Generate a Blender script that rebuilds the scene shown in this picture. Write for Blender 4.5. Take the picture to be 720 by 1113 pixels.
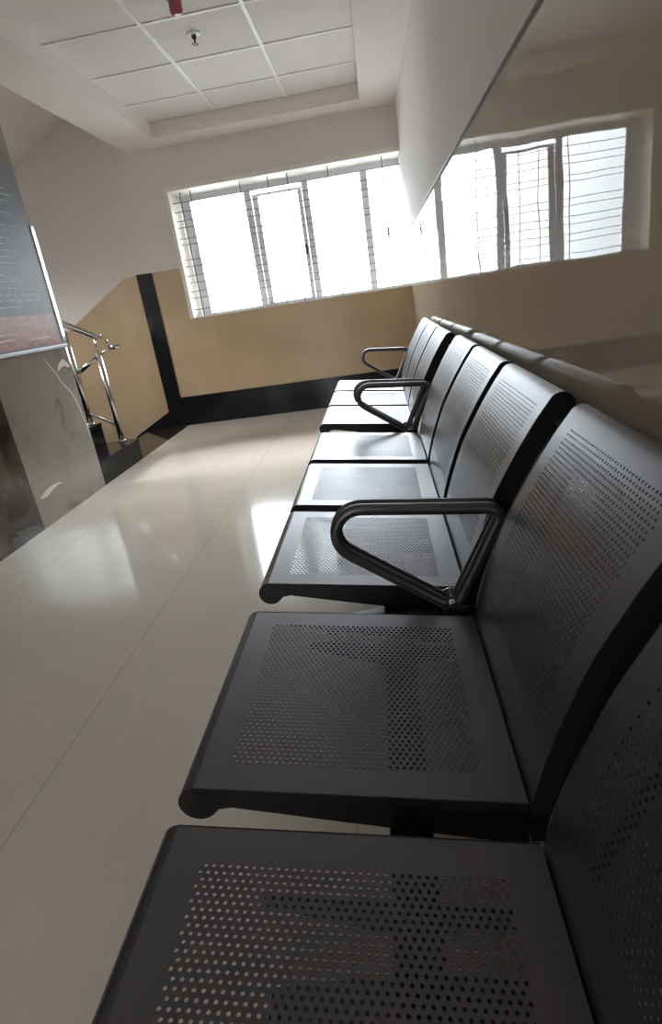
import bpy, bmesh, math, random
from mathutils import Vector, Matrix
random.seed(7)
C = bpy.context.scene.collection
for o in list(bpy.data.objects):
    bpy.data.objects.remove(o)
scene = bpy.context.scene
H = 1.04                                   # eye height above the floor (z = 0)

# ------------------------------------------------------------------ camera
yaw, pit, rol, FPX = 0.1266, -0.3565, 0.1496, 622.6
Rz = Matrix.Rotation(yaw, 3, 'Z'); Rx = Matrix.Rotation(pit, 3, 'X'); Ry = Matrix.Rotation(rol, 3, 'Y')
R3 = Rz @ Rx @ Ry
right, fwd, up = R3.col[0], R3.col[1], R3.col[2]
cam = bpy.data.cameras.new('camera')
cam.sensor_fit = 'VERTICAL'; cam.sensor_height = 36.0; cam.sensor_width = 36.0
cam.lens = FPX / 1113.0 * 36.0
cam.clip_start = 0.01
co = bpy.data.objects.new('camera', cam); C.objects.link(co)
M = Matrix.Identity(4)
for r in range(3):
    M[r][0] = right[r]; M[r][1] = up[r]; M[r][2] = -fwd[r]
M[2][3] = H
co.matrix_world = M
scene.camera = co

# ------------------------------------------------------------------ daylight and exposure
w = bpy.data.worlds.new('overcast_sky'); scene.world = w
w.use_nodes = True
bg = w.node_tree.nodes['Background']
bg.inputs['Color'].default_value = (0.92, 0.96, 1.0, 1)
bg.inputs['Strength'].default_value = 1.0
# overcast sky: several times brighter overhead than at the horizon, pale ground below
_n, _l = w.node_tree.nodes, w.node_tree.links
_tc = _n.new('ShaderNodeTexCoord'); _sx = _n.new('ShaderNodeSeparateXYZ'); _cr = _n.new('ShaderNodeValToRGB')
_mr = _n.new('ShaderNodeMapRange'); _mr.inputs['From Min'].default_value = -1.0; _mr.inputs['From Max'].default_value = 1.0
_l.new(_tc.outputs['Generated'], _sx.inputs[0]); _l.new(_sx.outputs['Z'], _mr.inputs['Value']); _l.new(_mr.outputs[0], _cr.inputs['Fac'])
SKY = [(0.0, 7.0), (0.46, 6.0), (0.51, 6.0), (0.585, 7.0), (0.64, 24.0), (0.72, 55.0), (0.90, 90.0)]
_e = _cr.color_ramp.elements
_e[0].position = SKY[0][0]; _e[1].position = SKY[-1][0]
for p_, v_ in SKY[1:-1]: _e.new(p_)
for el_, (p_, v_) in zip(_e, SKY): el_.color = (0.93 * v_, 0.965 * v_, 1.0 * v_, 1)
_l.new(_cr.outputs['Color'], bg.inputs['Color'])
scene.view_settings.view_transform = 'Standard'
scene.view_settings.look = 'None'
scene.view_settings.gamma = 1.0
scene.view_settings.use_curve_mapping = False
scene.view_settings.exposure = 0.0
la = bpy.data.lights.new('window_portal', 'AREA')
la.shape = 'RECTANGLE'; la.size = 2.3; la.size_y = 1.15
la.cycles.is_portal = True
lo = bpy.data.objects.new('window_portal', la); C.objects.link(lo)
lo.location = (-0.72, 6.20, H + 0.54); lo.rotation_euler = (math.radians(-90), 0, 0)
def portal(name, loc, rot, sx, sy):
    d = la.copy(); d.size = sx; d.size_y = sy
    o = bpy.data.objects.new(name, d); C.objects.link(o); o.location = loc; o.rotation_euler = rot
portal('stair_fill_portal', (-4.62, 3.9, 2.1), (0, math.radians(-90), 0), 1.0, 1.0)  # samples sky through the fill opening added in the stair wall
portal('rear_fill_portal', (-1.375, -3.42, 1.05), (math.radians(90), 0, 0), 0.35, 2.1)  # likewise for the fill slot added in the rear wall


# ------------------------------------------------------------------ material helpers
def new_mat(name, color, rough=0.5, metal=0.0, spec=0.5, coat=0.0):
    m = bpy.data.materials.new(name); m.use_nodes = True
    b = m.node_tree.nodes['Principled BSDF']
    b.inputs['Base Color'].default_value = (*color, 1)
    b.inputs['Roughness'].default_value = rough
    b.inputs['Metallic'].default_value = metal
    b.inputs['Specular IOR Level'].default_value = spec
    b.inputs['Coat Weight'].default_value = coat
    return m
def nodes_of(m):
    nt = m.node_tree
    return nt, nt.nodes, nt.links, nt.nodes['Principled BSDF']
def add_noise(m, scale, detail, c0, c1, lo=0.35, hi=0.65, stretch=None, distortion=0.0):
    """mottle the base colour between two colours with object-space noise"""
    nt, N, L, b = nodes_of(m)
    tc = N.new('ShaderNodeTexCoord'); mp = N.new('ShaderNodeMapping')
    if stretch: mp.inputs['Scale'].default_value = stretch
    L.new(tc.outputs['Object'], mp.inputs['Vector'])
    n = N.new('ShaderNodeTexNoise'); n.inputs['Scale'].default_value = scale; n.inputs['Detail'].default_value = detail
    n.inputs['Distortion'].default_value = distortion
    L.new(mp.outputs['Vector'], n.inputs['Vector'])
    r = N.new('ShaderNodeValToRGB')
    r.color_ramp.elements[0].position = lo; r.color_ramp.elements[1].position = hi
    r.color_ramp.elements[0].color = (*c0, 1); r.color_ramp.elements[1].color = (*c1, 1)
    L.new(n.outputs['Fac'], r.inputs['Fac']); L.new(r.outputs['Color'], b.inputs['Base Color'])
    return mp, r
def add_bump(m, scale, dist, strength=1.0, stretch=None):
    nt, N, L, b = nodes_of(m)
    tc = N.new('ShaderNodeTexCoord'); mp = N.new('ShaderNodeMapping')
    if stretch: mp.inputs['Scale'].default_value = stretch
    L.new(tc.outputs['Object'], mp.inputs['Vector'])
    n = N.new('ShaderNodeTexNoise'); n.inputs['Scale'].default_value = scale; n.inputs['Detail'].default_value = 1.5
    L.new(mp.outputs['Vector'], n.inputs['Vector'])
    bu = N.new('ShaderNodeBump'); bu.inputs['Distance'].default_value = dist; bu.inputs['Strength'].default_value = strength
    L.new(n.outputs['Fac'], bu.inputs['Height']); L.new(bu.outputs['Normal'], b.inputs['Normal'])

# ------------------------------------------------------------------ mesh helpers
class MB:
    def __init__(s): s.v = []; s.f = []; s.sm = []
    def vert(s, p): s.v.append(tuple(p)); return len(s.v) - 1
    def face(s, ids, smooth=False): s.f.append(tuple(ids)); s.sm.append(smooth)
    def quad(s, a, b, c, d, smooth=False):
        s.face([s.vert(p) for p in (a, b, c, d)], smooth)
    def box(s, x0, x1, y0, y1, z0, z1):
        i = len(s.v)
        for z in (z0, z1):
            for (x, y) in ((x0, y0), (x1, y0), (x1, y1), (x0, y1)): s.v.append((x, y, z))
        for q in ((3,2,1,0), (4,5,6,7), (0,1,5,4), (1,2,6,5), (2,3,7,6), (3,0,4,7)):
            s.face([i + k for k in q])
        return s
    def prism(s, poly, axis, a, b):
        """extrude a 2-D polygon along an axis: axis 'y' -> poly is (x,z); 'x' -> (y,z); 'z' -> (x,y)"""
        def p3(p, t):
            return {'y': (p[0], t, p[1]), 'x': (t, p[0], p[1]), 'z': (p[0], p[1], t)}[axis]
        i = len(s.v); n = len(poly)
        for p in poly: s.v.append(p3(p, a))
        for p in poly: s.v.append(p3(p, b))
        s.face([i + k for k in range(n)]); s.face([i + n + k for k in reversed(range(n))])
        for k in range(n):
            k2 = (k + 1) % n
            s.face([i + k2, i + k, i + n + k, i + n + k2])
        return s
    def tube(s, pts, r, seg=14, closed=False, caps=True):
        P = [Vector(p) for p in pts]; n = len(P); rings = []
        prev = None
        for k in range(n):
            if closed: t = (P[(k + 1) % n] - P[k - 1]).normalized()
            else: t = (P[min(k + 1, n - 1)] - P[max(k - 1, 0)]).normalized()
            if prev is None:
                a = Vector((0, 0, 1)) if abs(t.z) < 0.9 else Vector((1, 0, 0))
                u = t.cross(a).normalized()
            else: u = (prev - t * prev.dot(t)).normalized()
            prev = u; v = t.cross(u)
            rr = r[k] if isinstance(r, (list, tuple)) else r
            rings.append([s.vert(P[k] + (u * math.cos(2*math.pi*j/seg) + v * math.sin(2*math.pi*j/seg)) * rr) for j in range(seg)])
        for k in range(n if closed else n - 1):
            A, B = rings[k], rings[(k + 1) % n]
            for j in range(seg):
                s.face((A[j], A[(j + 1) % seg], B[(j + 1) % seg], B[j]), True)
        if caps and not closed:
            s.face(list(reversed(rings[0]))); s.face(rings[-1])
        return s
    def lathe(s, prof, cx, cy, seg=24):
        """prof: list of (radius, z)"""
        rings = []
        for (r, z) in prof:
            rings.append([s.vert((cx + r*math.cos(2*math.pi*j/seg), cy + r*math.sin(2*math.pi*j/seg), z)) for j in range(seg)])
        for A, B in zip(rings, rings[1:]):
            for j in range(seg): s.face((A[j], A[(j+1) % seg], B[(j+1) % seg], B[j]), True)
        s.face(list(reversed(rings[0]))); s.face(rings[-1])
        return s
    def mesh(s, name, mats, origin=(0, 0, 0), bevel=0.0):
        me = bpy.data.meshes.new(name)
        ox, oy, oz = origin
        me.from_pydata([(x - ox, y - oy, z - oz) for x, y, z in s.v], [], s.f)
        me.polygons.foreach_set('use_smooth', s.sm)
        bm = bmesh.new(); bm.from_mesh(me)
        bmesh.ops.recalc_face_normals(bm, faces=bm.faces)
        if bevel:
            es = [e for e in bm.edges if len(e.link_faces) == 2 and e.calc_face_angle(0) > 0.6]
            bmesh.ops.bevel(bm, geom=es, offset=bevel, segments=2, profile=0.6, affect='EDGES')
        bm.to_mesh(me); bm.free()
        me.materials.append(mats)
        me.update()
        return me
    def build(s, name, mat, parent=None, bevel=0.0, origin=None):
        org = Vector((0, 0, 0))
        if parent is not None:
            p = parent
            while p is not None: org += p.location; p = p.parent
        elif origin: org = Vector(origin)
        me = s.mesh(name, mat, org, bevel)
        o = bpy.data.objects.new(name, me); C.objects.link(o)
        if parent is not None: o.parent = parent
        elif origin: o.location = origin
        return o
def thing(name, loc, label=None, cat=None, group=None, kind=None):
    o = bpy.data.objects.new(name, None); C.objects.link(o); o.location = loc
    o.empty_display_size = 0.1
    tag(o, label, cat, group, kind); return o
def tag(o, label=None, cat=None, group=None, kind=None):
    for k, v in (('label', label), ('category', cat), ('group', group), ('kind', kind)):
        if v: o[k] = v
    return o
def arc(cx, cz, r, a0, a1, n):
    return [(cx + r*math.cos(math.radians(a0 + (a1-a0)*k/n)), cz + r*math.sin(math.radians(a0 + (a1-a0)*k/n))) for k in range(n + 1)]

# ------------------------------------------------------------------ materials
paint = new_mat('warm_white_paint', (0.72, 0.67, 0.62), 0.7); add_bump(paint, 60, 0.0006)
ceil_m = new_mat('ceiling_white', (0.82, 0.77, 0.74), 0.8)
tile_m = new_mat('ceiling_tile_white', (0.78, 0.735, 0.715), 0.85); add_bump(tile_m, 140, 0.0008)
grid_m = new_mat('ceiling_grid_white', (0.85, 0.84, 0.82), 0.4)
beige = new_mat('beige_polished_wall_tile', (0.40, 0.32, 0.22), 0.22, spec=0.5)
add_noise(beige, 2.2, 3, (0.46, 0.335, 0.205), (0.52, 0.385, 0.24))
mirror = new_mat('beige_polished_wall_panel', (0.30, 0.25, 0.185), 0.012, spec=0.38)
add_noise(mirror, 1.2, 3, (0.40, 0.335, 0.255), (0.44, 0.37, 0.285))
add_bump(mirror, 2.6, 0.0011, stretch=(1, 0.8, 1.6))
granite = new_mat('black_polished_granite', (0.012, 0.012, 0.014), 0.12, spec=0.25)
dark_floor = new_mat('dark_brown_granite', (0.03, 0.022, 0.018), 0.06)
dark_marble = new_mat('dark_brown_marble', (0.05, 0.038, 0.03), 0.15)
add_noise(dark_marble, 4, 5, (0.022, 0.017, 0.014), (0.10, 0.075, 0.06), 0.4, 0.75, distortion=1.2)
floor_m = new_mat('cream_vitrified_tile', (0.52, 0.47, 0.40), 0.10, spec=0.42)
frame_m = new_mat('grey_window_aluminium', (0.74, 0.74, 0.80), 0.35)
trim_m = new_mat('cream_window_trim', (0.80, 0.76, 0.68), 0.5)
bar_m = new_mat('dark_iron_bar', (0.06, 0.055, 0.055), 0.5)
steel = new_mat('polished_stainless_steel', (0.62, 0.60, 0.58), 0.12, metal=1.0)
chrome = new_mat('chrome_bolt', (0.75, 0.74, 0.72), 0.18, metal=1.0)
gun = new_mat('gunmetal_painted_steel', (0.155, 0.152, 0.165), 0.34, metal=0.78)
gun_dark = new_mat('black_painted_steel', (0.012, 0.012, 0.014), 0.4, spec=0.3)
arm_m = new_mat('charcoal_painted_tube', (0.13, 0.13, 0.14), 0.28, metal=0.7)
rubber = new_mat('black_rubber', (0.012, 0.012, 0.012), 0.7)

# thin window glass: mostly clear, a little reflection at an angle
glass = bpy.data.materials.new('clear_window_glass'); glass.use_nodes = True
N, L = glass.node_tree.nodes, glass.node_tree.links
N.clear()
out = N.new('ShaderNodeOutputMaterial'); mx = N.new('ShaderNodeMixShader'); tr = N.new('ShaderNodeBsdfTransparent')
gl = N.new('ShaderNodeBsdfGlossy'); gl.inputs['Roughness'].default_value = 0.02
fr = N.new('ShaderNodeFresnel'); fr.inputs['IOR'].default_value = 1.35
tr.inputs['Color'].default_value = (0.93, 0.96, 0.97, 1)
L.new(fr.outputs[0], mx.inputs[0]); L.new(tr.outputs[0], mx.inputs[1]); L.new(gl.outputs[0], mx.inputs[2]); L.new(mx.outputs[0], out.inputs[0])

# floor joints: 0.8 m tiles, one joint line along the row of seats
nt, N, L, b = nodes_of(floor_m)
tc = N.new('ShaderNodeTexCoord'); sp = N.new('ShaderNodeSeparateXYZ'); L.new(tc.outputs['Object'], sp.inputs[0])
def joint(sock, off, size, wdt):
    a = N.new('ShaderNodeMath'); a.operation = 'ADD'; a.inputs[1].default_value = off; L.new(sock, a.inputs[0])
    m_ = N.new('ShaderNodeMath'); m_.operation = 'FLOORED_MODULO'; m_.inputs[1].default_value = size; L.new(a.outputs[0], m_.inputs[0])
    s_ = N.new('ShaderNodeMath'); s_.operation = 'SUBTRACT'; s_.inputs[1].default_value = size / 2; L.new(m_.outputs[0], s_.inputs[0])
    ab = N.new('ShaderNodeMath'); ab.operation = 'ABSOLUTE'; L.new(s_.outputs[0], ab.inputs[0])
    g = N.new('ShaderNodeMath'); g.operation = 'GREATER_THAN'; g.inputs[1].default_value = size / 2 - wdt / 2; L.new(ab.outputs[0], g.inputs[0])
    return g.outputs[0]
jx = joint(sp.outputs[0], 0.957, 0.8, 0.004); jy = joint(sp.outputs[1], -1.575, 0.8, 0.0022)
n = N.new('ShaderNodeTexNoise'); n.inputs['Scale'].default_value = 2.5; n.inputs['Detail'].default_value = 4
L.new(tc.outputs['Object'], n.inputs['Vector'])
r = N.new('ShaderNodeValToRGB'); r.color_ramp.elements[0].position = 0.3; r.color_ramp.elements[1].position = 0.7
r.color_ramp.elements[0].color = (0.58, 0.52, 0.44, 1); r.color_ramp.elements[1].color = (0.63, 0.565, 0.48, 1)
L.new(n.outputs['Fac'], r.inputs['Fac'])
m1 = N.new('ShaderNodeMix'); m1.data_type = 'RGBA'; L.new(jx, m1.inputs[0]); L.new(r.outputs['Color'], m1.inputs[6]); m1.inputs[7].default_value = (0.42, 0.38, 0.325, 1)
m2 = N.new('ShaderNodeMix'); m2.data_type = 'RGBA'; L.new(jy, m2.inputs[0]); L.new(m1.outputs[2], m2.inputs[6]); m2.inputs[7].default_value = (0.545, 0.49, 0.42, 1)
L.new(m2.outputs[2], b.inputs['Base Color'])

# grey marble with dark smears and a pale vein
marble = new_mat('grey_veined_marble', (0.2, 0.2, 0.19), 0.14)
nt, N, L, b = nodes_of(marble)
tc = N.new('ShaderNodeTexCoord')
n = N.new('ShaderNodeTexNoise'); n.inputs['Scale'].default_value = 2.6; n.inputs['Detail'].default_value = 6; n.inputs['Distortion'].default_value = 0.9
L.new(tc.outputs['Object'], n.inputs['Vector'])
r = N.new('ShaderNodeValToRGB')
r.color_ramp.elements[0].position = 0.30; r.color_ramp.elements[0].color = (0.11, 0.095, 0.082, 1)
r.color_ramp.elements[1].position = 0.42; r.color_ramp.elements[1].color = (0.245, 0.22, 0.19, 1)
e = r.color_ramp.elements.new(0.62); e.color = (0.265, 0.24, 0.21, 1)
e = r.color_ramp.elements.new(0.80); e.color = (0.33, 0.305, 0.27, 1)
L.new(n.outputs['Fac'], r.inputs['Fac']); L.new(r.outputs['Color'], b.inputs['Base Color'])
vein_m = new_mat('pale_marble_vein', (0.55, 0.52, 0.42), 0.2)
white_vein = new_mat('white_quartz_patch', (0.62, 0.60, 0.57), 0.2)

# ------------------------------------------------------------------ the room
XL, YF = -2.08, 5.79
ZC = H + 1.44
YB = -3.2                                   # rear wall behind the viewer
def wallx(y): return 0.389 - 0.0135 * (y - 1.5)     # the right wall runs very slightly askew
def struct(name, mb, mat, bevel=0.0, parent=None):
    o = mb.build(name, mat, parent, bevel); o['kind'] = 'structure'; return o

struct('floor', MB().box(XL, 0.9, YB, YF, -0.1, 0.0), floor_m)

# far wall with the window opening
WX0, WZ0, WZ1 = -1.79, H - 0.01, H + 1.09
T = 0.36
mb = MB()
mb.box(-4.4, WX0, YF, YF + T, -1.6, 3.6); mb.box(WX0, 0.9, YF, YF + T, -0.1, WZ0); mb.box(WX0, 0.9, YF, YF + T, WZ1, 3.6)
struct('wall_far', mb, paint)
# polished beige dado on the far wall (thin tile facing) : right of the granite strip, and the stairwell part that falls away to the left
DZ = H + 0.444
mb = MB(); mb.box(-2.10, WX0 - 0.03, YF - 0.012, YF, 0.29, DZ); mb.box(WX0 - 0.03, wallx(YF), YF - 0.012, YF, 0.29, WZ0 - 0.005)
struct('trim_dado_far', mb, beige)
mb = MB().prism([(-2.25, DZ), (-2.39, DZ - 0.012), (-3.9, DZ - 0.87), (-3.9, -1.3), (-2.65, -0.04), (-2.28, 0.151), (-2.25, 0.17)], 'y', YF - 0.012, YF)
struct('trim_dado_stairwell', mb, beige)
mb = MB().box(-2.255, -2.10, YF - 0.02, YF, 0.0, DZ + 0.003)
struct('trim_granite_strip', mb, granite)
mb = MB().box(-2.10, wallx(YF), YF - 0.018, YF, 0.0, 0.292)
struct('baseboard_far', mb, granite)
mb = MB().prism([(-2.25, 0.17), (-2.28, 0.151), (-2.65, -0.04), (-3.9, -1.3), (-3.9, -1.6), (-2.25, -0.1)], 'y', YF - 0.014, YF)
struct('baseboard_stairwell', mb, granite)

# right wall: slab, lower polished panel, upper painted part standing a little proud
def yslab(mb, y0, y1, z0a, z1a, z0b, z1b, off, t):
    """slab along y with an x that follows wallx and with sloping bottom/top edges"""
    i = len(mb.v)
    for (y, za, zb) in ((y0, z0a, z1a), (y1, z0b, z1b)):
        x = wallx(y) + off
        for p in ((x, y, za), (x + t, y, za), (x + t, y, zb), (x, y, zb)): mb.v.append(p)
    for q in ((0,1,2,3), (7,6,5,4), (0,4,5,1), (1,5,6,2), (2,6,7,3), (3,7,4,0)): mb.face([i + k for k in q])
    return mb
def zb(y): return H + 0.497 - 0.0132 * (y - 1.48)   # height of the seam between panel and paint
struct('wall_right', yslab(MB(), YB, YF + T - 0.03, 0.0, zb(YB), 0.0, zb(YF + T), 0.0, 0.3), mirror)
mb = yslab(MB(), YB, YF + T - 0.03, zb(YB), 3.6, zb(YF + T), 3.6, -0.006, 0.3)
struct('wall_right_upper', mb, ceil_m)
mb = yslab(MB(), YB, YF - 0.002, zb(YB) - 0.004, zb(YB) + 0.001, zb(YF) - 0.004, zb(YF) + 0.001, -0.007, 0.01)
struct('trim_seam', mb, new_mat('grey_edge_strip', (0.30, 0.28, 0.27), 0.4))

# ceiling: flat soffit round a sunk tray of 2 ft tiles
TX0, TX1, TY0, TY1 = -1.73, 0.025, 0.28, 5.505
TZ = ZC + 0.107
mb = MB()
mb.box(XL, TX0, YB, YF, ZC, ZC + 0.28); mb.box(TX1, 0.9, YB, YF, ZC, ZC + 0.28)
mb.box(TX0, TX1, TY1, YF, ZC, ZC + 0.28); mb.box(TX0, TX1, YB, TY0, ZC, ZC + 0.28)
struct('ceiling', mb, ceil_m)
tray = thing('ceiling_tray', (TX0, TY0, TZ), kind='structure')
xs = [TX0, TX0 + 0.585, TX0 + 1.17, TX1]
ys = [TY1]
y = 5.03
while y > TY0 + 0.1: ys.append(y); y -= 0.583
ys.append(TY0); ys.sort()
mb = MB()
for i in range(3):
    for j in range(len(ys) - 1):
        x0, x1, y0, y1 = xs[i] + .001, xs[i+1] - .001, ys[j] + .001, ys[j+1] - .001
        nn = 6; s0 = len(mb.v); sag = random.uniform(0.001, 0.005)
        tilt = random.uniform(-0.002, 0.002)
        for a in range(nn + 1):
            for c in range(nn + 1):
                fx, fy = a/nn, c/nn
                mb.vert((x0 + (x1-x0)*fx, y0 + (y1-y0)*fy, TZ + 0.004 + tilt*(fx-.5) - sag*16*fx*(1-fx)*fy*(1-fy)))
        for a in range(nn):
            for c in range(nn):
                k = s0 + a*(nn+1) + c
                mb.face((k, k + nn + 1, k + nn + 2, k + 1), True)
mb.box(TX0, TX1, TY0, TY1, TZ + 0.02, TZ + 0.1)
mb.build('tile_field', tile_m, tray)
mb = MB()
for x in xs[1:3]: mb.box(x - .011, x + .011, TY0, TY1, TZ - .003, TZ + .012)
for yy in ys[1:-1]: mb.box(TX0, TX1, yy - .009, yy + .009, TZ - .002, TZ + .012)
mb.build('grid_bars', grid_m, tray)

# left side: cream wall nearer than the pillar, with a dark marble facing; roof and far side of the stairwell
struct('wall_left', MB().box(XL - 0.3, XL - 0.02, YB, 2.97, 0.0, 3.6), paint)
struct('trim_marble_left', MB().box(XL - 0.02, XL, YB, 2.985, 0.0, 1.5), dark_marble)
mb = MB(); SWY0, SWY1, SWZ0, SWZ1 = 3.5, 4.4, 1.7, 2.6   # unseen opening added in the stairwell wall to let in fill light
mb.box(-4.6, -4.4, 2.4, SWY0, -1.8, 3.6); mb.box(-4.6, -4.4, SWY1, YF + T, -1.8, 3.6)
mb.box(-4.6, -4.4, SWY0, SWY1, -1.8, SWZ0); mb.box(-4.6, -4.4, SWY0, SWY1, SWZ1, 3.6)
struct('wall_stair_side', mb, paint)
struct('wall_stair_near', MB().box(-4.4, XL - 0.3, 2.8, 2.97, -1.6, 3.6), paint)
struct('ceiling_stairwell', MB().box(-4.6, XL, 2.5, YF + T, 3.4, 3.6), ceil_m)
mb = MB().box(XL - 0.3, -1.55, YB - 0.2, YB, 0.0, 3.6); mb.box(-1.2, 0.9, YB - 0.2, YB, 0.0, 3.6); mb.box(-1.55, -1.2, YB - 0.2, YB, 2.1, 3.6)
struct('wall_back', mb, paint)           # narrow slot added behind the viewer as extra fill for the far wall
struct('wall_over_soffit', MB().box(XL, XL + 0.05, 2.4, YF, ZC + 0.2, 3.6), paint)
struct('wall_pit', MB().box(XL + 0.06, XL + 0.11, 2.4, YF + T, -1.7, -0.1), paint)
struct('wall_pit_near', MB().box(-4.6, XL, 2.4, 2.5, -1.7, 3.6), paint)
struct('floor_stair_pit', MB().box(-4.6, XL, 2.4, YF + T, -1.8, -1.6), dark_floor)

# ------------------------------------------------------------------ window
win = thing('window_1', (WX0, YF, WZ0), kind='structure')
YW = YF + 0.30
k = (YW) / 5.79
def wx(x): return x * k
def wz(z): return H + z * k
ZB, ZT = wz(-0.012), wz(1.052)
FD = 0.05
mb = MB()
mb.box(WX0 - 0.03, WX0 + 0.006, YF - 0.012, YF + 0.02, WZ0, WZ1 + 0.03); mb.box(WX0 + 0.006, wallx(YF) - 0.006, YF - 0.012, YF + 0.02, WZ1 - 0.004, WZ1 + 0.03)
mb.build('window_trim', trim_m, win)
mb = MB()
mb.box(WX0, WX0 + 0.004, YF + 0.02, YF + T, WZ0, WZ1); mb.box(WX0, 0.36, YF + 0.02, YF + T, WZ1 - 0.004, WZ1)
mb.box(WX0, 0.36, YF, YF + T, WZ0 - 0.002, WZ0 + 0.004)
mb.build('window_reveal', trim_m, win)
mb = MB()
mb.box(wx(-1.69), wx(-1.60), YW, YW + FD, WZ0 + .003, wz(0.985))
mb.box(WX0 + .002, 0.6, YW, YW + FD, wz(0.985), WZ1); mb.box(wx(-1.60), 0.6, YW, YW + FD, WZ0 + .003, wz(0.012))
mb.build('window_frame', frame_m, win)
for (a, c) in ((-1.095, -1.035), (-0.565, -0.507), (-0.040, 0.022)):
    MB().box(wx(a), wx(c), YW - .004, YW + FD, wz(0.012), wz(0.985)).build('mullion', frame_m, win, 0.003)
for (a, c) in ((-1.60, -1.095), (-0.507, -0.040), (0.022, 0.50)):
    MB().box(wx(a), wx(c), YW + .02, YW + .025, wz(0.012), wz(0.985)).build('pane', glass, win)
# the second light is an opening sash, top hung and pushed slightly out
sash = thing('opening_sash', (0, 0, 0)); sash.parent = win
sash.location = (wx(-1.0) - WX0, YW + 0.03 - YF, wz(0.955) - WZ0)
sash.rotation_euler = (math.radians(-2.0), 0, 0)
sx0, sx1, sh = 0.0, wx(-0.575) - wx(-1.03), wz(0.955) - wz(0.0)
sx0 = wx(-1.03) - wx(-1.0); sx1 = wx(-0.572) - wx(-1.0)
def child_mesh(mb, name, mat, parent, bevel=0.0):
    o = bpy.data.objects.new(name, mb.mesh(name, mat, (0, 0, 0), bevel)); C.objects.link(o); o.parent = parent; return o
mb = MB(); mb.box(sx0, sx0 + .055, 0, .035, -sh, 0); mb.box(sx1 - .04, sx1, 0, .035, -sh, 0)
mb.box(sx0, sx1, 0, .035, -.022, 0); mb.box(sx0, sx1, 0, .035, -sh, -sh + .022)
child_mesh(mb, 'sash_frame', frame_m, sash, 0.002)
child_mesh(MB().box(sx0 + .05, sx1 - .035, .015, .02, -sh + .02, -.02), 'sash_pane', glass, sash)
mb = MB(); mb.box(sx1 - .03, sx1 - .012, -.03, 0, -sh*.52, -sh*.5); mb.box(sx1 - .03, sx1 - .012, -.038, -.026, -sh*.6, -sh*.5)
child_mesh(mb, 'sash_handle', bar_m, sash, 0.002)
# handle on the last mullion side
mb = MB(); mb.box(0.165, 0.185, YW - .04, YW + .02, H + .47, H + .49); mb.box(0.168, 0.182, YW - .045, YW - .03, H + .43, H + .53)
mb.build('window_handle', bar_m, win, 0.002)
# security grille in the opening
YG = YF + 0.085; kg = YG / 5.79
mb = MB()
for z in (0.985, 0.91, 0.836, 0.779, 0.687, 0.637, 0.505, 0.448, 0.366, 0.304, 0.226, 0.166, 0.0625):
    mb.tube([(WX0 + .003, YG, H + z*kg), (0.36, YG, H + z*kg)], 0.003, 6)
for x in (-1.70, -1.60, -1.13, -0.87, -0.69, -0.32, 0.165):
    mb.box(x - .0035, x + .0035, YG - .002, YG + .002, WZ0 + .003, WZ1 - .003)
mb.build('window_grille', bar_m, win)

# ------------------------------------------------------------------ marble pillar with the notice board
pil = thing('marble_pillar', (XL - 0.16, 3.4, 0), 'grey veined marble pillar standing at the foot of the stairs', 'pillar')
PY0, PY1 = 2.985, 3.806
mb = MB().box(XL - 0.30, XL, PY0, PY1, 0.0, 0.2835); mb.build('stone_slab', marble, pil, 0.002)
mb = MB().box(XL - 0.30, XL, PY0, PY1, 0.2865, ZC + 0.15); mb.build('stone_slab', marble, pil, 0.002)
mb = MB().box(XL - 0.29, XL - 0.004, PY0 + .004, PY1 - .004, 0.28, 0.29); mb.build('grout_joint', new_mat('grey_grout', (0.50, 0.46, 0.40), 0.7), pil)
def ribbon(mb, pts, x, t=0.0012):
    """flat inlay on the pillar's face: pts = (y, z, half width)"""
    n = len(pts); A = []; B = []
    for i in range(n):
        p, q = pts[max(i-1, 0)], pts[min(i+1, n-1)]
        dy, dz = q[0]-p[0], q[1]-p[1]; l = math.hypot(dy, dz) or 1
        ny, nz = -dz/l, dy/l; wd = pts[i][2]
        A.append((pts[i][0] + ny*wd, pts[i][1] + nz*wd)); B.append((pts[i][0] - ny*wd, pts[i][1] - nz*wd))
    for i in range(n - 1):
        mb.prism([A[i], A[i+1], B[i+1], B[i]], 'x', x - 0.001, x + t)
    return mb
mb = ribbon(MB(), [(3.50, .945, .001), (3.545, .885, .005), (3.60, .82, .006), (3.63, .765, .006), (3.70, .70, .007), (3.745, .62, .008), (3.765, .53, .007), (3.78, .43, .007), (3.79, .36, .003)], XL)
mb.build('pale_vein', vein_m, pil)
mb = ribbon(MB(), [(3.63, .84, .004), (3.67, .87, .016), (3.72, .885, .022), (3.765, .86, .016), (3.785, .85, .006)], XL)
mb = ribbon(mb, [(3.04, .175, .006), (3.10, .18, .018), (3.17, .195, .014), (3.25, .20, .006), (3.29, .19, .003)], XL)
mb.build('white_patch', white_vein, pil)

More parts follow.
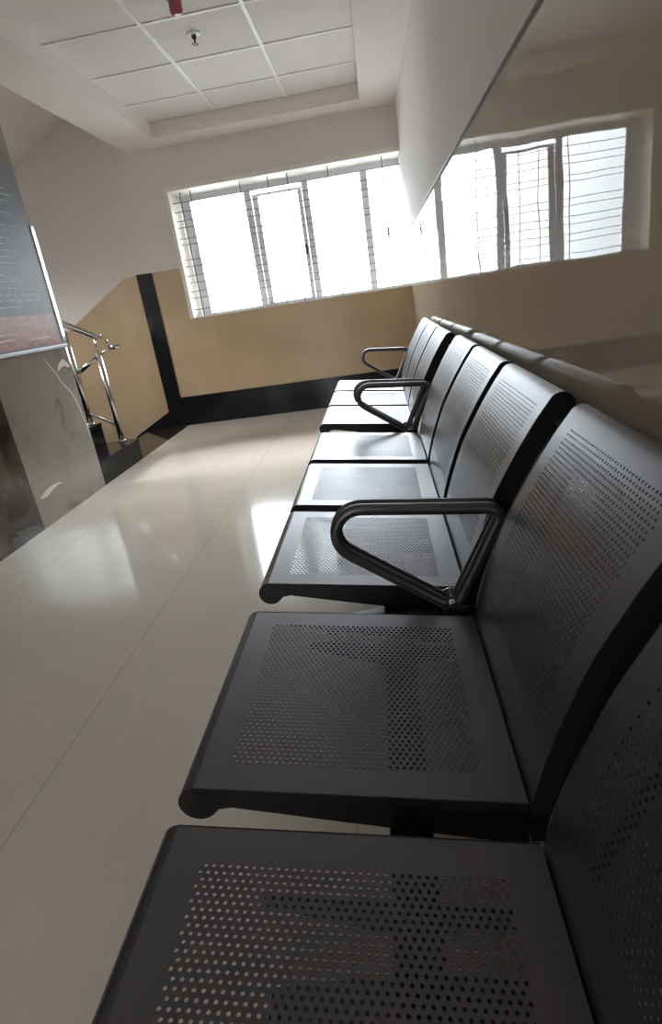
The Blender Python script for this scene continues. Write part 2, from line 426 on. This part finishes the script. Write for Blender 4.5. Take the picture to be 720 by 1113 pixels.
board = thing('notice_board', (XL, 3.3, H + 0.4), 'dark blue-grey notice board with a red band, hung on the marble pillar', 'board')
BX = XL + 0.022
BZ0, BZ1 = H - 0.045, H + 0.98
board_m = new_mat('slate_blue_print', (0.15, 0.16, 0.18), 0.4)
mb = MB().box(XL, BX, 2.75, 3.758, BZ0, BZ1); mb.build('board_panel', board_m, board, 0.002)
red_m = new_mat('faded_red_print', (0.32, 0.11, 0.09), 0.3); add_noise(red_m, 14, 4, (0.26, 0.09, 0.075), (0.42, 0.20, 0.17), stretch=(1, 1, 2.5))
mb = MB().box(BX - .001, BX + .0015, 2.76, 3.725, BZ0 + 0.012, BZ0 + 0.19); mb.build('red_band', red_m, board)
mb = MB().box(XL, BX + .006, 3.758, 3.795, BZ0 + .02, BZ1 - 0.32); mb.build('edge_strip', steel, board, 0.002)
mb = MB().box(XL, BX + .004, 2.74, 3.795, BZ0 - .02, BZ0); mb.build('bottom_rail', new_mat('brushed_grey_rail', (0.35, 0.36, 0.40), 0.3, metal=0.6), board, 0.002)
ink = new_mat('pale_grey_print', (0.36, 0.37, 0.39), 0.4)
z = BZ0 + 0.235
while z < BZ1 - 0.06:
    y = 2.82
    if random.random() > 0.12:
        mb = MB(); y += random.choice([0, 0, .05, .1]); end = 3.68 - random.choice([0.03, .08, .16, .24])
        while y < end:
            l = random.uniform(.03, .09)
            mb.box(BX - .001, BX + .0008, y, min(y + l, end), z, z + 0.009)
            y += l + .009
        mb.build('print_line', ink, board)
    z += 0.034
mb = MB()
for (y0, y1, z0) in ((3.05, 3.2, .13), (3.25, 3.42, .135), (3.48, 3.6, .12), (3.0, 3.25, .06), (3.4, 3.62, .05), (3.1, 3.3, .09)):
    mb.box(BX, BX + .0022, y0, y1, BZ0 + z0, BZ0 + z0 + .012)
mb.build('red_band_print', new_mat('pale_pink_print', (0.55, 0.38, 0.34), 0.4), board)

# ------------------------------------------------------------------ staircases (up flight beside the pillar, down flight along the far wall)
SY0, SY1 = 3.2, 4.52
up_st = thing('staircase', (XL - 0.5, 4.0, 0), 'black granite stairs rising behind the marble pillar', 'stairs')
for i in range(6):
    x1 = XL - 0.28 * i; z1 = 0.17 * (i + 1)
    ya = 3.812 if i < 2 else 3.0
    MB().box(x1 - (0.28 if i < 5 else 0.5), x1, ya, SY1, max(0, z1 - 0.30) if i else 0, z1 - 0.025).build('step', granite, up_st, 0.001)
    MB().box(x1 - 0.285, x1 + 0.004, ya, SY1 + .006, z1 - 0.025, z1).build('tread', granite, up_st, 0.004)
dn = thing('staircase', (-2.9, 5.2, -0.5), 'dark granite landing and stairs going down along the far wall', 'stairs')
MB().box(-2.50, XL, SY1, YF - .014, -0.12, -0.002).build('landing', dark_floor, dn, 0.002)
for i in range(6):
    x1 = -2.50 - 0.27 * i
    MB().box(x1 - 0.27, x1, SY1, YF - .014, -0.19 * (i + 1) - 0.35, -0.19 * (i + 1)).build('step', dark_floor, dn, 0.003)
# slab under the next flight up
def fl(x): return (x + 3.112) * 0.529 + H + 1.489
mb = MB().prism([(-4.38, fl(-4.38)), (-2.2, fl(-2.2)), (-2.2, fl(-2.2) + .2), (-4.38, fl(-4.38) + .2)], 'y', 4.55, YF)
struct('ceiling_stair_soffit', mb, ceil_m)

rail = thing('stair_railing', (-2.21, 4.48, 0.17), 'polished steel stair railing standing on the granite steps', 'railing')
YP = 4.49
def post(x, zb_, zt):
    o = MB().tube([(x, YP, zb_), (x, YP, zt)], 0.022, 16).build('post', steel, rail)
    MB().lathe([(0.036, zb_), (0.036, zb_ + .006), (0.025, zb_ + .016)], x, YP, 20).build('floor_flange', steel, o)
post(-2.205, 0.17, H - 0.155); post(-2.43, 0.34, H - 0.265 + .30)
post(-2.70, 0.51, H + 0.10)
MB().tube([(-2.205, YP, H - .16), (-2.205, YP, H - .03)], 0.007, 10).build('rail_stem', steel, rail)
MB().tube([(-2.15, YP, H - .05), (-2.19, YP, H - .035), (-2.21, YP, H - .02), (-2.46, YP, H + .112), (-2.9, YP, H + .345)], 0.024, 16).build('handrail', steel, rail)
MB().tube([(-2.195, YP, H - .165), (-2.45, YP, H - .31)], 0.018, 12).build('side_rail', steel, rail)
MB().tube([(-2.205, YP, H - .735), (-2.43, YP, H - .605), (-2.70, YP, H - .45)], 0.010, 10).build('bottom_rail', steel, rail)
MB().tube([(-2.115, YP, H - .045), (-2.105, YP, H - .125)], 0.008, 10).build('rail_stem', steel, rail)
MB().tube([(-2.10, YP, H - .130), (-2.02, YP, H - .125)], 0.019, 14).build('end_cap', steel, rail)
MB().tube([(-2.20, YP, H - .18), (-2.10, YP, H - .125)], 0.008, 10).build('rail_arm', steel, rail)

# ------------------------------------------------------------------ ceiling fittings
sp1 = thing('sprinkler_head', (-0.905, 4.09, TZ), 'small chrome sprinkler head in the middle of a ceiling tile', 'sprinkler')
MB().lathe([(0.042, TZ), (0.042, TZ - .004), (0.03, TZ - .008), (0.018, TZ - .01)], -0.905, 4.09).build('escutcheon', grid_m, sp1)
mb = MB().lathe([(0.014, TZ - .008), (0.014, TZ - .025), (0.006, TZ - .03), (0.006, TZ - .05), (0.02, TZ - .052), (0.02, TZ - .055)], -0.905, 4.09)
mb.build('nozzle', bar_m, sp1)
sp2 = thing('alarm_beacon', (-0.87, 3.63, TZ), 'little red beacon hanging from a dark mount on the ceiling', 'alarm')
MB().lathe([(0.05, TZ), (0.05, TZ - .012), (0.036, TZ - .02)], -0.87, 3.63).build('mount', new_mat('dark_grey_plastic', (0.08, 0.08, 0.085), 0.4), sp2)
redp = new_mat('red_plastic', (0.42, 0.09, 0.12), 0.3)
MB().lathe([(0.030, TZ - .018), (0.034, TZ - .03), (0.034, TZ - .07), (0.028, TZ - .082), (0.012, TZ - .086)], -0.87, 3.63).build('lens', redp, sp2)

# ------------------------------------------------------------------ benches
U = 0.63
SW = 0.457; PITCH = 0.516                  # seat width and spacing along the row
tt = 0.1203
HR = 0.0023                                # hole radius
def offset_poly(P, i):
    a = P[max(i-1, 0)]; c = P[min(i+1, len(P)-1)]
    d = (Vector((c[0]-a[0], c[1]-a[1]))).normalized()
    return Vector((-d.y, d.x))
def sheet(mb, prof, width, s0, s1, y0, y1, along_y, pitch=0.0096):
    """perforated sheet: the curve prof (x,z), run along its length s, extruded over y in 0..width.
       Holes in a staggered lattice inside [s0,s1] x [y0,y1]; rows run along y when along_y else along s."""
    P = [Vector(p) for p in prof]
    S = [0.0]
    for a, b_ in zip(P, P[1:]): S.append(S[-1] + (b_ - a).length)
    nrm = []
    for i in range(len(P)):
        d = (P[min(i+1, len(P)-1)] - P[max(i-1, 0)]).normalized(); nrm.append(Vector((d.y, -d.x)))
    def at(s, y, off=0.0):
        s = min(max(s, 0), S[-1])
        i = 0
        while i < len(S) - 2 and S[i+1] < s: i += 1
        t = (s - S[i]) / (S[i+1] - S[i])
        p = P[i].lerp(P[i+1], t); n_ = nrm[i].lerp(nrm[i+1], t).normalized()
        p = p - n_ * off * SIGN
        return (p.x, y, p.y)
    cache = {}
    def V(p, q, off=0.0):
        s, y = (q, p) if along_y else (p, q)
        key = (round(s, 6), round(y, 6), off)
        if key not in cache: cache[key] = mb.vert(at(s, y, off))
        return cache[key]
    # lattice coordinates: p along a row, q across rows
    (p0, p1, q0, q1) = (y0, y1, s0, s1) if along_y else (s0, s1, y0, y1)
    (P0, P1, Q0, Q1) = (0, width, 0, S[-1]) if along_y else (0, S[-1], 0, width)
    ncol = int((p1 - p0) / pitch); nrow = int((q1 - q0) / (pitch * 0.866))
    a = (p1 - p0) / (ncol + 0.5); h = (q1 - q0) / nrow
    TH = 0.0009
    for r in range(nrow):
        qa, qb = q0 + r*h, q0 + (r+1)*h; qc = (qa + qb) / 2
        off = a/2 if r % 2 else 0.0
        for c in range(ncol):
            l = p0 + off + c*a; rr = l + a; pc = l + a/2
            ring = [(pc, qb), (l, qb), (l, qa), (pc, qa), (rr, qa), (rr, qb)]
            angs = [90, 150, 210, 270, 330, 30]
            hol = [(pc + HR*math.cos(math.radians(g)), qc + HR*math.sin(math.radians(g))) for g in angs]
            for j in range(6):
                j2 = (j+1) % 6
                mb.face((V(*ring[j]), V(*ring[j2]), V(*hol[j2]), V(*hol[j])), True)
            top = [mb.vert(mb.v[V(*p)]) for p in hol]
            bot = [mb.vert(at(*((p[1], p[0]) if along_y else (p[0], p[1])), TH)) for p in hol]
            for j in range(6):
                j2 = (j+1) % 6
                mb.face((top[j], top[j2], bot[j2], bot[j]))
        # half cell left over at one end of each row
        if r % 2: mb.face((V(p0, qa), V(p0 + off, qa), V(p0 + off, qb), V(p0, qb)), True)
        else: mb.face((V(p1 - a/2, qa), V(p1, qa), V(p1, qb), V(p1 - a/2, qb)), True)
        # side margins
        mb.face((V(P0, qa), V(p0, qa), V(p0, qb), V(P0, qb)), True)
        mb.face((V(p1, qa), V(P1, qa), V(P1, qb), V(p1, qb)), True)
    # end margins, cut where the profile bends
    def strip(qs):
        for qa, qb in zip(qs, qs[1:]):
            ps = [P0, p0] + [p0 + a/2*k_ for k_ in range(1, 2*ncol + 1)] + [p1, P1]
            if not along_y: ps = [P0, p0] + [p1, P1]
            cuts = ps
            if not along_y:
                cuts = sorted(set([round(x, 7) for x in ps] + [round(s, 7) for s in S if P0 < s < P0 + p0 or s > p1]))
            for x0, x1 in zip(cuts, cuts[1:]): mb.face((V(x0, qa), V(x1, qa), V(x1, qb), V(x0, qb)), True)
    if along_y:
        strip([0.0] + [s for s in S[1:-1] if s < q0 - 1e-4] + [q0])
        strip([q1] + [s for s in S[1:-1] if s > q1 + 1e-4] + [S[-1]])
    else:
        strip([0.0, q0]); strip([q1, width])
        # the end of the sheet that lies beyond the holes (front roll) for the hole rows is covered by the side margin
    return S, at
# --- seat: flat sheet, tilted back, with a rolled front
J = (0.1255, H - 0.6452)
def seat_z(x): return H - 0.645 + math.tan(tt) * (0.124 - x)
RC, RR = (-0.3150, seat_z(-0.3150) - 0.0272), 0.0272
flat = [J, (-0.3165, seat_z(-0.3165))]
SIGN = -1
def make_seat():
    mb = MB()
    L0 = math.hypot(J[0] - flat[1][0], J[1] - flat[1][1])
    sheet(mb, flat, SW, 0.048, 0.405, 0.046, SW - 0.046, False)
    roll = arc(RC[0], RC[1], RR, 90 + math.degrees(-tt), 372, 26)
    rings = []
    for (x, z) in [flat[1]] + roll[1:]:
        rings.append((mb.vert((x, 0, z)), mb.vert((x, SW, z))))
    for A, B in zip(rings, rings[1:]): mb.face((A[0], A[1], B[1], B[0]), True)
    # closed side plates, folded down
    e = 0.0015
    x9 = RC[0] + RR*math.cos(math.radians(-48)); z9 = RC[1] + RR*math.sin(math.radians(-48))
    side = [(J[0], J[1] + .0004), (flat[1][0], flat[1][1] + .0004)] + roll[1:20] + [(x9, z9), (RC[0] + .028, RC[1] - .011), (RC[0] + .045, RC[1] - .0085), (-0.12, seat_z(-0.12) - .047), (0.06, seat_z(0.06) - .066), (J[0], J[1] - .070)]
    ang_last = 19
    # rear folded edge
    mb.box(J[0] - 0.001, J[0] + 0.0005, 0, SW, J[1] - 0.07, J[1])
    return mb, side
# --- backrest: curved sheet
bprof0 = [(0.1270, -0.700), (0.1295, -0.652), (0.150, -0.570), (0.174, -0.500), (0.199, -0.436), (0.227, -0.383), (0.256, -0.332), (0.291, -0.278)]
def smooth_curve(P, n):
    out = []
    for i in range(len(P) - 1):
        p0 = Vector(P[max(i-1, 0)]); p1 = Vector(P[i]); p2 = Vector(P[i+1]); p3 = Vector(P[min(i+2, len(P)-1)])
        for k_ in range(n):
            t = k_ / n
            out.append(0.5 * ((2*p1) + (-p0 + p2)*t + (2*p0 - 5*p1 + 4*p2 - p3)*t*t + (-p0 + 3*p1 - 3*p2 + p3)*t**3))
    out.append(Vector(P[-1])); return out
BRC, BRR = (0.336, -0.262), 0.027             # rolled top edge
broll = arc(BRC[0], BRC[1], BRR, 132, -170, 22)
bprof = [(p[0], H + p[1]) for p in [tuple(q) for q in smooth_curve(bprof0, 4)] + [(0.3045, -0.2602)] + broll]
def make_back():
    mb = MB()
    sheet(mb, bprof, SW, 0.131, 0.478, 0.044, SW - 0.044, True)
    NB = len(broll)
    front = bprof[:-NB]
    rear = []
    n_ = len(front)
    for i, p in enumerate(front):
        a_ = Vector(front[max(i-1, 0)]); c_ = Vector(front[min(i+1, n_-1)]); d = (c_ - a_).normalized()
        f = i / (n_ - 1)
        dep = 0.020 + 0.022 * math.sin(min(1, f * 1.5) * math.pi / 2)
        rear.append((min(p[0] + d.y * dep, 0.345), p[1] - d.x * dep))
    rear = [q for q in rear if q[1] < H - 0.300]
    side = front + bprof[-NB:-4] + list(reversed(rear)) + [(0.150, H - 0.712), (0.1275, H - 0.712)]
    return mb, side
_s, seat_side = make_seat(); _b, back_side = make_back()
seat_me = _s.mesh('seat', gun); back_me = _b.mesh('backrest', gun)
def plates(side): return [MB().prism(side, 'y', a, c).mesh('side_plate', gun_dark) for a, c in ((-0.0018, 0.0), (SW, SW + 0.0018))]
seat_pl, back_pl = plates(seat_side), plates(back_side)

def fillet(pts, r, n=8):
    out = []
    m = len(pts)
    for i in range(m):
        a, p, c = Vector(pts[i-1]), Vector(pts[i]), Vector(pts[(i+1) % m])
        rr = r[i]
        if rr <= 0: out.append(tuple(p)); continue
        u = (a - p).normalized(); v = (c - p).normalized()
        ang = u.angle(v); d = rr / math.tan(ang/2); d = min(d, 0.49*(a-p).length, 0.49*(c-p).length); rr = d * math.tan(ang/2)
        cen = p + (u + v).normalized() * (rr / math.sin(ang/2))
        s_ = p + u*d - cen; e_ = p + v*d - cen
        tot = s_.angle(e_)
        for k_ in range(n + 1):
            t = k_ / n
            q = (s_ * math.sin((1-t)*tot) + e_ * math.sin(t*tot)) / math.sin(tot)
            out.append(tuple(cen + q))
    return out
ARM = [(0.205, -0.436)] + arc(-0.081, -0.462, 0.054, 86, 235, 14) + [(0.096, -0.655)]
ARM_R = [0.02] + [0] * 15 + [0.016]
def make_arm(parent, y, out):
    pts = fillet([(x, z) for x, z in ARM], ARM_R, 10)
    o = MB().tube([(parent.location.x + x + 0.0, parent.location.y + y, H + z) for x, z in pts], 0.0122, 16, closed=True).build('armrest', arm_m, parent)
    px, py = parent.location.x, parent.location.y
    mb = MB().box(px + 0.075, px + 0.125, py + y - 0.006 - out*.02, py + y + .006 - out*.02, H - .70, H - .635)
    mb.build('mounting_plate', gun_dark, o, 0.002)
    for (bx, bz) in ((0.090, -0.640), (0.108, -0.662)):
        mb = MB()
        d = -out                                # heads face the bench's own seats
        mb.tube([(px + bx, py + y + d*.0205, H + bz), (px + bx, py + y + d*.0135, H + bz)], 0.0105, 6)
        mb.tube([(px + bx, py + y - .011, H + bz), (px + bx, py + y + .013*d, H + bz)], 0.005, 10)
        mb.tube([(px + bx, py + y + d*.0138, H + bz), (px + bx, py + y + d*.0118, H + bz)], 0.0145, 14)
        mb.build('bolt', chrome, o)
    return o

def make_bench(y0, dx, label):
    b_ = thing('waiting_bench', (dx, y0, 0), label, 'bench', 'perforated steel benches in a row along the right wall')
    BL = 2*PITCH + SW
    for i in range(3):
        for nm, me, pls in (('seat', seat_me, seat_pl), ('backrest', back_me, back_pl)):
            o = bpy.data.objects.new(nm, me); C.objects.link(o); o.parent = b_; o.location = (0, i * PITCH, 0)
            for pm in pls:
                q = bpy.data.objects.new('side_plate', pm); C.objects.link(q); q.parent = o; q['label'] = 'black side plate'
    X = lambda x: dx + x
    # square beam, brackets and legs (below the seats)
    MB().box(X(-0.06), X(0.0), y0 - .03, y0 + BL + .03, H - .755, H - .700).build('beam', gun_dark, b_, 0.004)
    for i in range(3):
        for yy in (0.06, SW - 0.06):
            y = y0 + i*PITCH + yy
            mb = MB().prism([(X(-0.20), H - .636), (X(-0.21), H - .650), (X(-0.06), H - .702), (X(0.03), H - .702), (X(0.14), H - .690), (X(0.30), H - .34), (X(0.285), H - .34), (X(0.16), H - .62), (X(0.13), H - .672), (X(0.08), H - .672)], 'y', y - .004, y + .004)
            mb.build('bracket', gun_dark, b_)
    for y in (y0 + SW + 0.03, y0 + PITCH + SW + 0.03):
        mb = MB().box(X(-0.055), X(-0.005), y - .022, y + .022, 0.045, H - .755)
        leg = mb.build('leg', gun_dark, b_, 0.004)
        mb = MB().prism([(X(-0.28), 0.018), (X(-0.28), 0.034), (X(-0.03), 0.075), (X(0.22), 0.034), (X(0.22), 0.018)], 'y', y - .024, y + .024)
        mb.build('foot_bar', gun_dark, leg, 0.004)
        for fx in (-0.26, 0.20):
            MB().lathe([(0.022, 0.0), (0.022, 0.012), (0.012, 0.02)], X(fx), y, 16).build('foot_pad', rubber, leg)
    make_arm(b_, -0.046, -1); make_arm(b_, BL + 0.053, 1)
    return b_
y1 = 0.057; BL = 2*PITCH + SW
make_bench(y1 - PITCH, 0.0, 'gunmetal perforated steel three seat bench nearest the viewer, in the foreground')
make_bench(1.156, 0.0, 'perforated steel three seat bench in the middle of the row')
make_bench(2.85, -0.016, 'perforated steel three seat bench farthest away, nearest the window wall')
